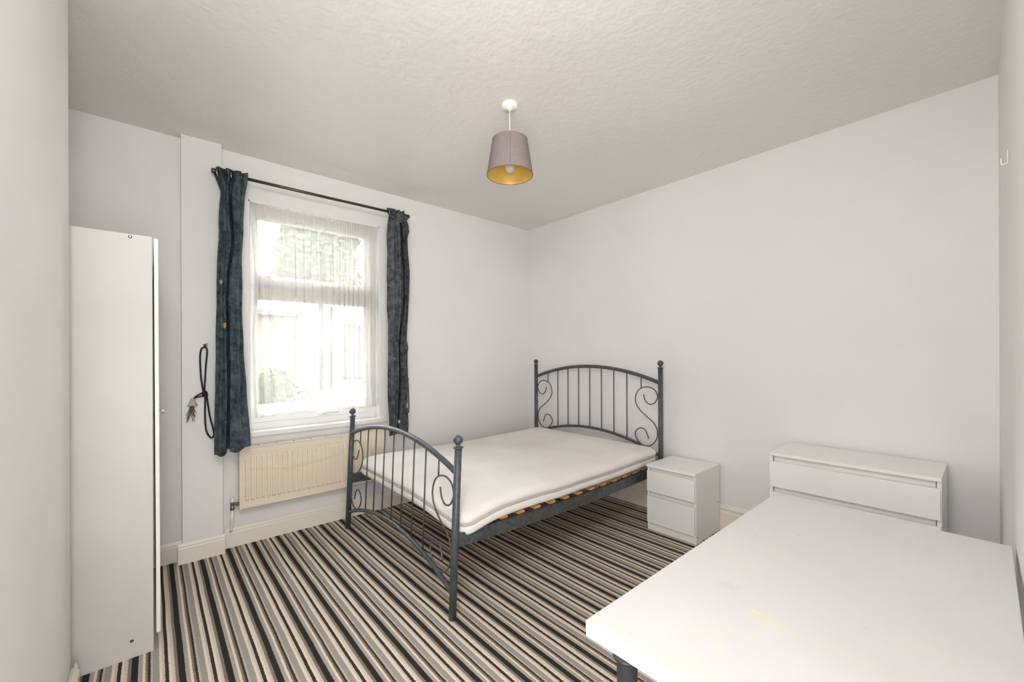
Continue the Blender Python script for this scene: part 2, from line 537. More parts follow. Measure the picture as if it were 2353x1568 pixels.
# near wall beside the camera, running very slightly off square; the camera stands in its doorway
b = MB()
b.add([(XR + 0.05, -0.0405, 0), (0.78, -0.066, 0), (0.78, -0.18, 0), (XR + 0.05, -0.18, 0),
       (XR + 0.05, -0.0405, H), (0.78, -0.066, H), (0.78, -0.18, H), (XR + 0.05, -0.18, H)],
      [(0, 1, 2, 3), (4, 7, 6, 5), (0, 4, 5, 1), (1, 5, 6, 2), (2, 6, 7, 3), (3, 7, 4, 0)])
b.box((XL, -0.18, 0), (-0.12, -0.066, H))
b.box((-0.12, -0.18, 2.03), (0.78, -0.066, H))
o = b.build('wall_front', M['wall'])
tag(o, 'white wall beside the desk at the right edge', 'wall', kind='structure')
o = MB().box((XL, -1.5, 0), (XR, -1.4, H)).build('wall_hall', M['wall'])
tag(o, 'white hall wall beyond the doorway behind the camera', 'wall', kind='structure')

# skirting boards
def skirt(name, a, bpt, out, hgt, th, label, double=False):
    if double:
        prof = [(0, 0), (th, 0), (th, hgt * 0.70), (th * 0.72, hgt * 0.74), (th * 0.72, hgt * 0.80), (th * 0.95, hgt * 0.84), (th * 0.95, hgt * 0.88),
                (th * 0.55, hgt * 0.92), (th * 0.5, hgt * 0.965), (th * 0.25, hgt), (th * 0.22, hgt - 0.02), (0, hgt - 0.02)]
    else:
        prof = [(0, 0), (th, 0), (th, hgt * 0.74), (th * 0.8, hgt * 0.78), (th * 0.85, hgt * 0.86), (th * 0.6, hgt * 0.95), (th * 0.5, hgt), (th * 0.48, hgt - 0.02), (0, hgt - 0.02)]
    o = MB().prism(prof, a, bpt, out=Vector(out)).build(name, M['skirting'])
    tag(o, label, 'skirting board', kind='structure')
skirt('baseboard_back', (0.353, YW, 0), (XR - 0.02, YW, 0), (0, -1, 0), 0.128, 0.014, 'cream skirting board under the radiator')
skirt('baseboard_alcove', (XL, YW, 0), (0.147, YW, 0), (0, -1, 0), 0.125, 0.022, 'cream skirting board in the alcove beside the wardrobe')
skirt('baseboard_pier', (0.124, 3.262, 0), (0.362, 3.262, 0), (0, -1, 0), 0.127, 0.015, 'short cream skirting board round the pier')
skirt('baseboard_right', (XR, -0.04, 0), (XR, YW - 0.014, 0), (-1, 0, 0), 0.186, 0.022, 'tall moulded cream skirting board behind the bedside drawers', True)
skirt('baseboard_left', (-0.226, 0.75, 0), (-0.226, 2.262, 0), (1, 0, 0), 0.128, 0.021, 'white skirting board end at the foot of the chimney breast')

# lintel board above the window
o = MB().box((0.36, YW - 0.008, WZ1), (1.757, YW + 0.002, 2.438), 0.003).build('trim_1', M['wall'])
tag(o, 'shallow white board over the top of the window', 'trim', kind='structure')

# ------------------------------------------------------------------ window
win = empty('window_1', (0.97, 3.42, WZ0), 'white framed window with two opening panes', 'window', kind='structure')
FY = 3.415
# casing around the opening (flat timber lining seen either side)
for (x0, x1) in ((0.468, WX0 + 0.004), (WX1 - 0.004, 1.490)):
    MB().box((x0, YW - 0.007, 0.755), (x1, YW + 0.001, WZ1), 0.002).build('casing', M['white_gloss'], win)
MB().box((WX0 - 0.002, YW - 0.004, 0.755), (WX0 + 0.012, FY, WZ1)).build('reveal_lining', M['white_gloss'], win)
MB().box((WX1 - 0.010, YW - 0.004, 0.755), (WX1 + 0.002, FY, WZ1)).build('reveal_lining', M['white_gloss'], win)
MB().box((WX0, YW - 0.004, WZ1 - 0.010), (WX1, FY, WZ1 + 0.002)).build('reveal_lining', M['white_gloss'], win)
MB().box((0.44, 3.298, 0.724), (1.500, FY + 0.01, 0.756), 0.004).build('window_sill', M['white_gloss'], win)
# outer frame with transom
b = MB()
ox0, ox1, oz0, oz1 = WX0 + 0.010, WX1 - 0.008, 0.756, WZ1 - 0.008
b.box((ox0, FY, oz0), (ox0 + 0.030, FY + 0.06, oz1), 0.004)
b.box((ox1 - 0.042, FY, oz0), (ox1, FY + 0.06, oz1), 0.004)
b.box((ox0, FY + 0.001, oz0), (ox1, FY + 0.06, oz0 + 0.050), 0.004)
b.box((ox0, FY + 0.001, oz1 - 0.032), (ox1, FY + 0.06, oz1), 0.004)
b.box((ox0, FY + 0.001, 1.742), (ox1, FY + 0.06, 1.792), 0.004)
b.build('frame', M['upvc'], win)
def sash(x0, x1, z0, z1, gx0, gx1, gz0, gz1):
    y0 = FY - 0.010
    s = MB()
    s.box((x0, y0, z0), (gx0, FY + 0.05, z1), 0.005)
    s.box((gx1, y0, z0), (x1, FY + 0.05, z1), 0.005)
    s.box((gx0 - 0.004, y0 + 0.0005, z0), (gx1 + 0.004, FY + 0.05, gz0), 0.005)
    s.box((gx0 - 0.004, y0 + 0.0005, gz1), (gx1 + 0.004, FY + 0.05, z1), 0.005)
    so = s.build('sash', M['upvc'], win)
    MB().box((gx0 - 0.002, FY + 0.020, gz0 - 0.002), (gx1 + 0.002, FY + 0.026, gz1 + 0.002)).build('pane', M['glass'], so)
    # glazing bead
    g = MB()
    for q in ((gx0, gx0 + 0.008, gz0, gz1), (gx1 - 0.008, gx1, gz0, gz1), (gx0, gx1, gz0, gz0 + 0.008), (gx0, gx1, gz1 - 0.008, gz1)):
        g.box((q[0], y0 + 0.010, q[2]), (q[1], FY + 0.02, q[3]))
    g.build('glazing_bead', M['upvc'], so)
    hx, hz = (x0 + x1) / 2 + 0.045, z0 + 0.028
    hb = MB()
    hb.box((hx - 0.035, y0 - 0.010, hz - 0.011), (hx + 0.035, y0, hz + 0.011), 0.004)
    hb.tube([(hx, y0 - 0.010, hz), (hx, y0 - 0.030, hz)], 0.009, 10)
    hb.tube([(hx - 0.008, y0 - 0.028, hz), (hx + 0.04, y0 - 0.031, hz + 0.006), (hx + 0.115, y0 - 0.030, hz + 0.004)], [0.011, 0.009, 0.007], 8)
    hb.build('window_handle', M['white_plastic'], so)
sash(0.529, 1.396, 0.806, 1.752, 0.572, 1.350, 0.866, 1.690)
sash(0.529, 1.396, 1.782, 2.318, 0.572, 1.350, 1.850, 2.258)

# ------------------------------------------------------------------ net curtain
def net():
    cols, rows = 620, 26
    x0, x1, zt = 0.512, 1.430, 2.346
    # fold phase advances faster towards the right, where the net is bunched up
    P = []
    ph, phs = 0.0, []
    for j in range(cols + 1):
        u = j / cols
        dens = 17 + 26 * u + 9 * math.sin(u * 19) + 10 * mnoise.noise(Vector((u * 9, 0.3, 0)))
        ph += 2 * PI * max(dens, 6) / cols
        phs.append(ph)
    for i in range(rows + 1):
        t = i / rows
        row = []
        for j in range(cols + 1):
            u = j / cols
            amp = 0.004 + 0.008 * min(1, t * 3) * (0.7 + 0.5 * mnoise.noise(Vector((u * 7, t * 1.5, 2))))
            sway = 0.018 * mnoise.noise(Vector((u * 5, t * 1.4, 5))) * t
            lap = 0.012 * math.sin(phs[j] * 0.5 + 2.2 * mnoise.noise(Vector((u * 4, t * 0.8, 9)))) * min(1, t * 4)
            edge = 0.022 * math.sin(PI * min(t * 1.6, 1)) * (1 - min(1, u * 12))       # left edge pulls in
            zb = 0.862 + 0.020 * mnoise.noise(Vector((u * 11, 0, 1))) + 0.012 * math.sin(u * 40) * 0.4 - 0.012 * max(0, 0.16 - u) * 8
            x = x0 + (x1 - x0) * u + sway + lap + edge + 0.035 * t * (1 - u) * (1 if u < 0.5 else 0.6)
            x = min(x, 1.432)
            row.append((x, 3.352 + amp * math.sin(phs[j]) + 0.006 * mnoise.noise(Vector((u * 20, t * 3, 4))), zt + (zb - zt) * t))
        P.append(row)
    return P
P = net()
o = MB().grid(P).build('net_curtain', M['net'], local=(0.97, 3.352, 2.346))
tag(o, 'sheer cream net curtain hanging inside the window', 'net curtain')
MB().tube([(p[0], p[1], p[2]) for p in P[-1][::2]], 0.0014, 5).build('hem', M['net_hem'], o)
MB().tube([(0.508, 3.350, 2.344), (0.97, 3.349, 2.341), (1.436, 3.350, 2.345)], 0.0035, 8).build('curtain_wire', M['wire'], o)
top = []
for k in range(120):
    u = k / 119
    top.append((0.512 + 0.918 * u, 3.350 + 0.004 * math.sin(u * 260), 2.346 + 0.003 * math.sin(u * 330)))
MB().tube(top, 0.0045, 5).build('gathered_heading', M['net_hem'], o)

# ------------------------------------------------------------------ curtain pole
pole = empty('curtain_pole', (0.95, 3.19, 2.442), 'thin dark metal curtain pole above the window', 'curtain pole')
PY, PZ = 3.19, 2.443
MB().tube([(0.318, PY, PZ - 0.002), (0.95, PY, PZ - 0.001), (1.618, PY, PZ + 0.004)], 0.0102, 12).build('rod', M['pole'], pole)
for x, d in ((0.318, -1), (1.618, 1)):
    MB().lathe([(0.0085, 0), (0.013, 0.001), (0.016, 0.004), (0.016, 0.022), (0.013, 0.026)], (x, PY, PZ), 16, axis=(d, 0, 0)).build('end_cap', M['pole'], pole)
for x, yb in ((0.345, 3.262), (1.600, YW - 0.008)):
    b = MB()
    b.tube([(x, yb, PZ - 0.018), (x, PY + 0.004, PZ - 0.018), (x, PY, PZ - 0.008)], 0.005, 8)
    b.lathe([(0.017, 0), (0.017, 0.006), (0.012, 0.008)], (x, yb, PZ - 0.018), 14, axis=(0, -1, 0))
    b.build('bracket', M['pole'], pole)

# ------------------------------------------------------------------ curtains
def interp(tab, z):
    if z >= tab[0][0]: return tab[0][1]
    for (za, va), (zb, vb) in zip(tab, tab[1:]):
        if zb <= z <= za:
            k = (za - z) / (za - zb)
            k = k * k * (3 - 2 * k)
            return va + (vb - va) * k
    return tab[-1][1]

def curtain(name, mat, left, right, cleft, ztop, zbl, zbr, seed, sec, yback, label):
    NC, NR = 110, 120
    rows = []
    for i in range(NR + 1):
        t = i / NR
        row = []
        for j in range(NC + 1):
            s = j / NC
            zb = zbl + (zbr - zbl) * s + 0.010 * math.sin(s * 14 + seed)
            z = ztop + (zb - ztop) * t
            xl, xr, xc = interp(left, z), interp(right, z), interp(cleft, z)
            # main body: two soft lobes with a deep cleft between them
            if s < 0.44:
                q = s / 0.44
                x = xl + (xc - 0.006 - xl) * q
                dep = 0.012 - 0.070 * math.sin(PI * (0.14 + 0.70 * q)) ** 0.7
            elif s < 0.56:
                q = (s - 0.44) / 0.12
                x = xc + (q - 0.5) * 0.012 - 0.013 * math.sin(2 * PI * q)
                dep = -0.034 + 0.085 * math.sin(PI * q)
            else:
                q = (s - 0.56) / 0.44
                x = xc + 0.006 + (xr - xc - 0.006) * q
                dep = 0.010 - 0.074 * math.sin(PI * (0.20 + 0.68 * q)) ** 0.7
            # secondary pleats and crumples
            dep += sec * 0.016 * math.sin(s * 31 + 1.7 * math.sin(z * 2.1 + seed)) * (0.6 + 0.6 * mnoise.noise(Vector((s * 3, z * 1.3, seed))))
            dep += 0.012 * mnoise.noise(Vector((s * 7, z * 5, seed + 3))) + 0.005 * mnoise.noise(Vector((s * 22, z * 16, seed + 8)))
            x += 0.006 * mnoise.noise(Vector((s * 4, z * 4, seed + 5)))
            y = 3.178 + dep
            # heading: pleats zigzag round the rod through the eyelets
            k = max(0.0, 1 - (ztop - z) / 0.16)
            k = k * k * (3 - 2 * k)
            zx = xl + (xr - xl) * s + 0.010 * math.sin(2 * PI * s * 4 + 0.8)
            zy = PY + 0.040 * math.sin(2 * PI * s * 3.5 + 0.4 + seed)
            x, y = x + (zx - x) * k, y + (zy - y) * k
            zz = z + 0.010 * k * math.sin(s * 23 + seed)
            y = min(y, yback)
            row.append((x, y, zz))
        rows.append(row)
    cx = (left[0][1] + right[0][1]) / 2
    o = MB().grid(rows).build(name, mat, local=(cx, PY, ztop))
    md = o.modifiers.new('cloth_thickness', 'SOLIDIFY'); md.thickness = 0.003; md.offset = 0
    tag(o, label, 'curtain')
    return o
cl = curtain('curtain', M['curtain_l'],
    [(2.47, 0.312), (2.40, 0.330), (2.321, 0.334), (2.099, 0.326), (1.878, 0.318), (1.603, 0.311), (1.33, 0.307), (1.056, 0.302), (0.653, 0.296)],
    [(2.47, 0.476), (2.268, 0.462), (2.125, 0.455), (1.897, 0.447), (1.614, 0.446), (1.331, 0.452), (1.046, 0.468), (0.687, 0.492)],
    [(2.47, 0.39), (2.251, 0.386), (2.001, 0.394), (1.774, 0.372), (1.607, 0.364), (1.441, 0.370), (1.191, 0.369), (0.913, 0.373), (0.663, 0.371)],
    2.475, 0.655, 0.690, 1.3, 1.0, 3.235, 'dark blue washed denim curtain at the left of the window')
cr = curtain('curtain', M['curtain_r'],
    [(2.47, 1.446), (2.181, 1.432), (1.69, 1.437), (1.338, 1.439), (0.987, 1.431), (0.635, 1.440)],
    [(2.47, 1.606), (2.36, 1.616), (2.209, 1.592), (1.921, 1.609), (1.703, 1.608), (1.339, 1.596), (0.977, 1.598), (0.65, 1.601)],
    [(2.47, 1.545), (2.203, 1.560), (1.918, 1.578), (1.701, 1.574), (1.339, 1.531), (0.981, 1.530), (0.663, 1.506)],
    2.475, 0.640, 0.655, 4.1, 1.35, 3.215, 'faded black denim curtain at the right of the window')
def torus_pts(c, R, ax, n=20):
    ax = Vector(ax).normalized()
    ref = Vector((0, 0, 1))
    Nn = (ref - ax * ref.dot(ax)).normalized(); B = ax.cross(Nn)
    return [Vector(c) + R * (math.cos(2 * PI * k / n) * Nn + math.sin(2 * PI * k / n) * B) for k in range(n)]
for cu, xs in ((cl, (0.328, 0.366, 0.402, 0.440)), (cr, (1.470, 1.502, 1.540, 1.578))):
    for q, x in enumerate(xs):
        MB().tube(torus_pts((x, PY, PZ - 0.008), 0.020, (0.9, 0.45 if q % 2 else -0.45, 0.05)), 0.0032, 8, closed=True).build('eyelet', M['steel'], cu)
# turned-over flaps of the headings
def flap(cu, mat, pts, nx):
    f = MB()
    f.add(pts, [tuple(range(len(pts)))])
    o = f.build('heading_flap', mat, cu)
    md = o.modifiers.new('cloth_thickness', 'SOLIDIFY'); md.thickness = 0.004
flap(cl, M['curtain_l'], [(0.300, 3.205, 2.452), (0.330, 3.225, 2.488), (0.345, 3.222, 2.470), (0.344, 3.215, 2.330), (0.330, 3.212, 2.375)], 0)
flap(cr, M['curtain_r'], [(1.505, 3.128, 2.440), (1.560, 3.118, 2.452), (1.606, 3.132, 2.398), (1.560, 3.120, 2.362), (1.500, 3.130, 2.345)], 0)
flap(cr, M['curtain_r'], [(1.565, 3.136, 2.380), (1.596, 3.134, 2.360), (1.622, 3.142, 2.305), (1.600, 3.146, 2.235), (1.570, 3.140, 2.250)], 0)

# ------------------------------------------------------------------ tie-backs
def smooth_path(pts, n=8):
    P = [Vector(p) for p in pts]
    out = []
    for i in range(len(P) - 1):
        p0, p1, p2, p3 = P[max(i - 1, 0)], P[i], P[i + 1], P[min(i + 2, len(P) - 1)]
        for k in range(n):
            t = k / n
            out.append(0.5 * ((2 * p1) + (-p0 + p2) * t + (2 * p0 - 5 * p1 + 4 * p2 - p3) * t * t + (-p0 + 3 * p1 - 3 * p2 + p3) * t ** 3))
    out.append(P[-1])
    return out
def hook(x, yw, z, label):
    b = MB()
    b.lathe([(0.010, 0), (0.010, 0.003), (0.004, 0.004), (0.0035, 0.020)], (x, yw, z), 12, axis=(0, -1, 0))
    b.tube(smooth_path([(x, yw - 0.018, z), (x, yw - 0.028, z - 0.006), (x + 0.004, yw - 0.032, z + 0.002), (x + 0.006, yw - 0.030, z + 0.012)], 5), 0.003, 8)
    o = b.build('tieback_hook', M['brass'], local=(x, yw, z))
    tag(o, label, 'hook')
hook(0.264, 3.262, 1.347, 'small dark metal hook screwed to the pier')
hook(1.677, YW, 1.385, 'small dark metal hook right of the right curtain')
tb = empty('curtain_tieback', (0.256, 3.24, 0.758), 'black cord tie-back with tassel hanging on the pier', 'tieback')
y = 3.243
rope = [(0.262, y - 0.004, 1.336), (0.243, y, 1.323), (0.236, y, 1.263), (0.241, y, 1.14), (0.253, y, 1.050)]
MB().tube(smooth_path(rope), 0.0048, 8).tube(smooth_path([(0.262, y - 0.004, 1.336), (0.272, y, 1.311), (0.265, y, 1.213), (0.257, y, 1.055)]), 0.0048, 8)\
    .tube(smooth_path([(0.262, y, 1.040), (0.260, y, 0.895), (0.267, y, 0.805), (0.291, y, 0.759), (0.305, y, 0.776), (0.301, y, 0.816), (0.283, y, 0.907), (0.268, y, 1.036)]), 0.0048, 8)\
    .tube(smooth_path([(0.250, y, 1.050), (0.216, y, 1.028), (0.203, y, 1.012)]), 0.0042, 8)\
    .tube(smooth_path([(0.258, y, 1.026), (0.225, y, 1.024), (0.206, y, 1.014)]), 0.0038, 8).build('cord', M['rope'], tb)
MB().sphere((0.258, y - 0.003, 1.043), 0.018, 14, 9, (0.9, 0.75, 1.05)).tube(torus_pts((0.258, y - 0.003, 1.040), 0.0155, (0.3, 0, 1)), 0.005, 6, closed=True).build('knot', M['rope'], tb)
MB().lathe([(0.008, 0.036), (0.011, 0.030), (0.010, 0.026), (0.018, 0.008), (0.026, -0.008), (0.024, -0.009)], (0.198, y, 0.980), 14).build('tassel_cap', M['tassel_cap'], tb)
b = MB()
for k in range(26):
    a0 = random.uniform(0, 2 * PI); rr = random.uniform(0.0, 0.014)
    x0, y0 = 0.197 + rr * math.cos(a0), y + rr * 0.6 * math.sin(a0)
    ln = random.uniform(0.06, 0.11); sp = random.uniform(-0.03, 0.022)
    b.tube(smooth_path([(x0, y0, 0.978), (x0 + sp * 0.3 + random.uniform(-.006, .006), y0, 0.978 - ln * 0.5), (x0 + sp, y0 + random.uniform(-.006, .004), 0.978 - ln)], 3), 0.0009, 4)
o = b.build('tassel_threads', M['tassel'], tb)
tb = empty('curtain_tieback', (1.68, 3.31, 0.782), 'knotted black cord tie-back beside the right curtain', 'tieback')
y = 3.312
MB().tube(smooth_path([(1.676, y - 0.006, 1.374), (1.661, y, 1.345), (1.666, y, 1.224), (1.678, y, 1.088)]), 0.004, 8)\
    .tube(smooth_path([(1.676, y - 0.006, 1.374), (1.688, y, 1.351), (1.682, y, 1.279), (1.684, y, 1.088)]), 0.004, 8)\
    .tube(smooth_path([(1.683, y, 1.060), (1.676, y, 0.891), (1.679, y, 0.797), (1.688, y, 0.782), (1.697, y, 0.795), (1.696, y, 0.917), (1.690, y, 1.060)]), 0.004, 8).build('cord', M['rope'], tb)
MB().sphere((1.682, y - 0.003, 1.072), 0.015, 12, 8, (0.8, 0.7, 1.2)).tube(smooth_path([(1.678, y, 1.078), (1.661, y, 1.070), (1.660, y, 1.056), (1.680, y, 1.056)]), 0.003, 6).build('knot', M['rope'], tb)

# ------------------------------------------------------------------ radiator
rad = empty('radiator', (0.945, 3.26, 0.262), 'cream panel radiator under the window', 'radiator')
RX0, RX1, RZ0, RZ1, RY = 0.441, 1.452, 0.264, 0.668, 3.240
nf = 30
mx0, mx1 = RX0 + 0.028, RX1 - 0.028
fw = (mx1 - mx0) / nf
xs = [RX0 + 0.006, RX0 + 0.018]
prof = [(0.0, 0), (0.10, 0), (0.22, 1), (0.72, 1), (0.84, 0)]
for k in range(nf):
    for (u, hgt) in prof:
        xs.append((mx0 + (k + u) * fw, hgt))
xs = [(q, 0) if not isinstance(q, tuple) else q for q in xs] + [(RX1 - 0.018, 0), (RX1 - 0.006, 0)]
zs = [(RZ0 + 0.006, 0), (RZ0 + 0.046, 0), (RZ0 + 0.052, 0.6), (RZ0 + 0.060, 1), (RZ0 + 0.20, 1), (RZ1 - 0.075, 1), (RZ1 - 0.066, 0.6), (RZ1 - 0.060, 0), (RZ1 - 0.052, 0), (RZ1 - 0.004, 0)]
b = MB()
b.grid([[(x, RY + 0.006 - 0.009 * hx * hz, z) for (x, hx) in xs] for (z, hz) in zs], smooth=False)
b.box((RX0 + 0.006, RY + 0.008, RZ0 + 0.004), (RX1 - 0.006, RY + 0.022, RZ1 - 0.006))
b.build('front_panel', M['radiator'], rad)
for (x0, x1) in ((RX0, RX0 + 0.007), (RX1 - 0.007, RX1)):
    MB().box((x0, RY - 0.003, RZ0 - 0.006), (x1, RY + 0.062, RZ1), 0.002).build('side_panel', M['radiator'], rad)
MB().tube([(RX0 + 0.004, RY + 0.002, RZ0 + 0.004), (RX1 - 0.004, RY + 0.002, RZ0 + 0.004)], 0.006, 8).build('bottom_seam', M['radiator'], rad)
b = MB()
nslot = 9
sx = (RX1 - RX0 - 0.02) / nslot
b.box((RX0 + 0.004, RY - 0.002, RZ1 - 0.004), (RX1 - 0.004, RY + 0.006, RZ1 + 0.002), 0.001)
b.box((RX0 + 0.004, RY + 0.052, RZ1 - 0.004), (RX1 - 0.004, RY + 0.060, RZ1 + 0.004), 0.002)
for k in range(nslot):
    x0 = RX0 + 0.008 + k * sx
    b.box((x0, RY + 0.003, RZ1 - 0.003), (x0 + sx - 0.011, RY + 0.055, RZ1 + 0.003))
b.build('top_grille', M['radiator'], rad)
MB().box((RX0 + 0.010, RY + 0.024, RZ0 + 0.02), (RX1 - 0.010, RY + 0.050, RZ1 - 0.012)).build('convector_fins', M['rad_dark'], rad)
for x in (0.62, 1.27):
    MB().box((x, RY + 0.050, RZ0 + 0.05), (x + 0.03, YW - 0.001, RZ1 - 0.06)).build('wall_bracket', M['radiator'], rad)
# valve and pipe
vx, vy = 0.404, 3.262
b = MB()
b.lathe([(0.010, -0.030), (0.013, -0.030), (0.013, -0.012), (0.0105, -0.010), (0.0105, 0.012), (0.012, 0.014), (0.012, 0.020)], (vx, vy, 0.297), 14)
b.tube([(vx, vy, 0.300), (vx + 0.048, vy, 0.300)], 0.007, 10)
b.lathe([(0.011, 0), (0.013, 0.004), (0.013, 0.012), (0.011, 0.016)], (vx + 0.018, vy, 0.300), 8, axis=(1, 0, 0))
b.build('valve', M['brass'], rad)
MB().lathe([(0.009, 0), (0.010, 0.004), (0.0095, 0.020), (0.006, 0.026)], (vx, vy, 0.317), 14).build('valve_cap', M['white_plastic'], rad)
MB().tube([(vx, vy, 0.268), (vx - 0.001, vy + 0.001, 0.20), (vx - 0.003, 3.300, 0.128), (vx - 0.003, 3.308, 0.110)], 0.0085, 12).build('pipe', M['white_gloss'], rad)
# thin wire airer hooked over the radiator front
ai = empty('radiator_airer', (0.79, 3.225, 0.41), 'bent white wire airer hooked over the radiator front', 'wire airer')
yy = 3.222
b = MB()
b.tube(smooth_path([(0.491, RY + 0.02, 0.672), (0.491, yy + 0.004, 0.678), (0.491, yy, 0.655), (0.490, yy, 0.538), (0.485, yy, 0.5), (0.470, yy + 0.004, 0.409)], 6), 0.0022, 6)
b.tube(smooth_path([(1.101, RY + 0.02, 0.672), (1.101, yy + 0.004, 0.678), (1.100, yy, 0.655), (1.097, yy, 0.541)], 6), 0.0022, 6)
b.tube(smooth_path([(0.491, yy, 0.631), (0.621, yy, 0.625), (0.756, yy, 0.616), (0.922, yy, 0.621), (1.098, yy, 0.633)], 6), 0.0018, 6)
b.tube(smooth_path([(0.490, yy, 0.540), (0.581, yy, 0.517), (0.677, yy, 0.501), (0.837, yy, 0.504), (0.979, yy, 0.519), (1.097, yy, 0.541), (1.109, yy, 0.504)], 6), 0.0018, 6)
b.build('wire_frame', M['wire'], ai)
# loose white cable end where the pier meets the skirting
o = MB().tube(smooth_path([(0.358, 3.322, 0.098), (0.368, 3.308, 0.128), (0.378, 3.312, 0.150), (0.388, 3.322, 0.168)], 6), 0.004, 8).build('loose_cable', M['white_plastic'], local=(0.37, 3.31, 0.13))
tag(o, 'short loose white cable end on the skirting by the pier', 'cable')

# ------------------------------------------------------------------ bed
BYC, BHW = 2.408, 0.704          # centre line and half width between posts
bed = empty('double_bed', (2.07, BYC, 0), 'grey metal double bed frame with scrolled headboard and footboard', 'bed')
HX = 3.052
def hmap(yv, z): return Vector((HX, yv, z))
def fmap(yv, z): return Vector((1.098 + 0.046 * z, yv, z))
def post(mp, yv, ztop):
    p = MB().tube([mp(yv, 0.0), mp(yv, ztop * 0.5), mp(yv, ztop)], 0.0185, 18).build('post', M['bed'], bed)
    c = mp(yv, ztop)
    MB().lathe([(0.0185, 0), (0.0245, 0.001), (0.0255, 0.004), (0.023, 0.007), (0.012, 0.010), (0.0095, 0.016), (0.011, 0.022)], c, 20)\
        .sphere((c.x, c.y, c.z + 0.041), 0.0235, 20, 12).build('finial', M['bed'], p)
for yv in (BYC - BHW, BYC + BHW):
    post(hmap, yv, 1.166)
    post(fmap, yv, 0.822)
def arc(mp, zend, zpk, n=40):
    hw = BHW; sg = zpk - zend
    R = (hw * hw + sg * sg) / (2 * sg)
    return [mp(BYC - hw + 2 * hw * k / n, zpk - R + math.sqrt(R * R - (hw * (2 * k / n - 1)) ** 2)) for k in range(n + 1)]
def arcz(yv, zend, zpk):
    sg = zpk - zend; R = (BHW ** 2 + sg * sg) / (2 * sg)
    return zpk - R + math.sqrt(R * R - (yv - BYC) ** 2)
SC = [(1.855, 0.95), (1.841, 0.905), (1.815, 0.878), (1.786, 0.874), (1.754, 0.889), (1.732, 0.926), (1.731, 0.954), (1.75, 0.988), (1.788, 1.009), (1.834, 1.012), (1.88, 0.998), (1.914, 0.966), (1.931, 0.91), (1.921, 0.863), (1.887, 0.818), (1.841, 0.781), (1.796, 0.751), (1.764, 0.726), (1.739, 0.688), (1.731, 0.649), (1.736, 0.608), (1.758, 0.57), (1.79, 0.541), (1.823, 0.531), (1.869, 0.535), (1.909, 0.564), (1.932, 0.603), (1.929, 0.633), (1.908, 0.66), (1.875, 0.672), (1.845, 0.663), (1.829, 0.641), (1.809, 0.592)]
for mp, dz in ((hmap, 0.0), (fmap, -0.350)):
    zt0, zt1, zl0, zl1 = 1.048 + dz, 1.170 + dz, 0.468 + dz, 0.607 + dz
    MB().tube(arc(mp, zt0, zt1), 0.0135, 12, flat=1.15).build('top_rail', M['bed'], bed)
    MB().tube(arc(mp, zl0, zl1), 0.0125, 12).build('lower_rail', M['bed'], bed)
    for k in range(-3, 4):
        yv = BYC + k * 0.1318
        MB().tube([mp(yv, arcz(yv, zl0, zl1)), mp(yv, arcz(yv, zt0, zt1))], 0.0046, 8).build('bar', M['bed'], bed)
    for sgn in (1, -1):
        pts = [mp(yv if sgn > 0 else 2 * BYC - yv, z + dz) for (yv, z) in SC]
        MB().tube(smooth_path(pts, 5), 0.0046, 8).build('scroll', M['bed'], bed)
        yv = BYC - sgn * 0.531
        MB().tube([mp(yv, 1.000 + dz), mp(yv, arcz(yv, zt0, zt1))], 0.0046, 8).build('short_bar', M['bed'], bed)
# side rails (sagging a little in the middle), with the slats resting on their inner ledge
def railz(x): 
    u = (x - 1.12) / (HX - 1.12)
    return 0.402 - 0.022 * math.sin(PI * u)
for sgn, y0 in ((-1, BYC - BHW + 0.012), (1, BYC + BHW - 0.012)):
    n = 24
    xs = [1.122 + (HX - 0.012 - 1.122) * k / n for k in range(n + 1)]
    rows = []
    for x in xs:
        zt = railz(x)
        ins = -sgn
        rows.append([(x, y0 - 0.012, zt - 0.066), (x, y0 + 0.012, zt - 0.066), (x, y0 + 0.012, zt), (x, y0 - 0.012, zt)])
    b = MB()
    b.grid(rows, smooth=False, closed_u=True)
    b.f += [(0, 1, 2, 3), tuple(len(b.v) - 4 + q for q in (3, 2, 1, 0))]; b.s += [False, False]
    r = b.build('side_rail', M['bed'], bed)
    for x in (1.112, HX - 0.002):
        MB().lathe([(0.006, 0), (0.006, 0.004), (0.003, 0.006)], (x, y0 + sgn * 0.010, 0.385), 10, axis=(0, sgn, 0)).build('bolt', M['steel'], r)
for k in range(14):
    x = 1.318 + 0.1272 * k - (0.1272 if False else 0)
    if x > 3.0: break
    zt = railz(x)
    n = 14
    rows_t = []
    yA, yB = BYC - BHW + 0.020, BYC + BHW - 0.020
    b = MB()
    rws = []
    for q in range(n + 1):
        v = q / n
        yv = yA + (yB - yA) * v
        ez = 0.004 + 0.008 * math.sin(PI * v)
        rws.append([(x - 0.026, yv, zt + ez - 0.003), (x + 0.026, yv, zt + ez - 0.003), (x + 0.026, yv, zt + ez + 0.005), (x + 0.014, yv, zt + ez + 0.014), (x - 0.014, yv, zt + ez + 0.014), (x - 0.026, yv, zt + ez + 0.005)])
    b.grid(rws, smooth=False, closed_u=True)
    b.f += [(0, 1, 2, 3, 4, 5), tuple(len(b.v) - 6 + q for q in (5, 4, 3, 2, 1, 0))]; b.s += [False, False]
    sl = b.build('slat', M['slat'], bed)
    for yv in (yA + 0.006, yB - 0.006):
        MB().box((x - 0.035, yv - 0.012, zt - 0.006), (x + 0.035, yv + 0.012, zt + 0.001), 0.001).build('slat_holder', M['black_plastic'], sl)

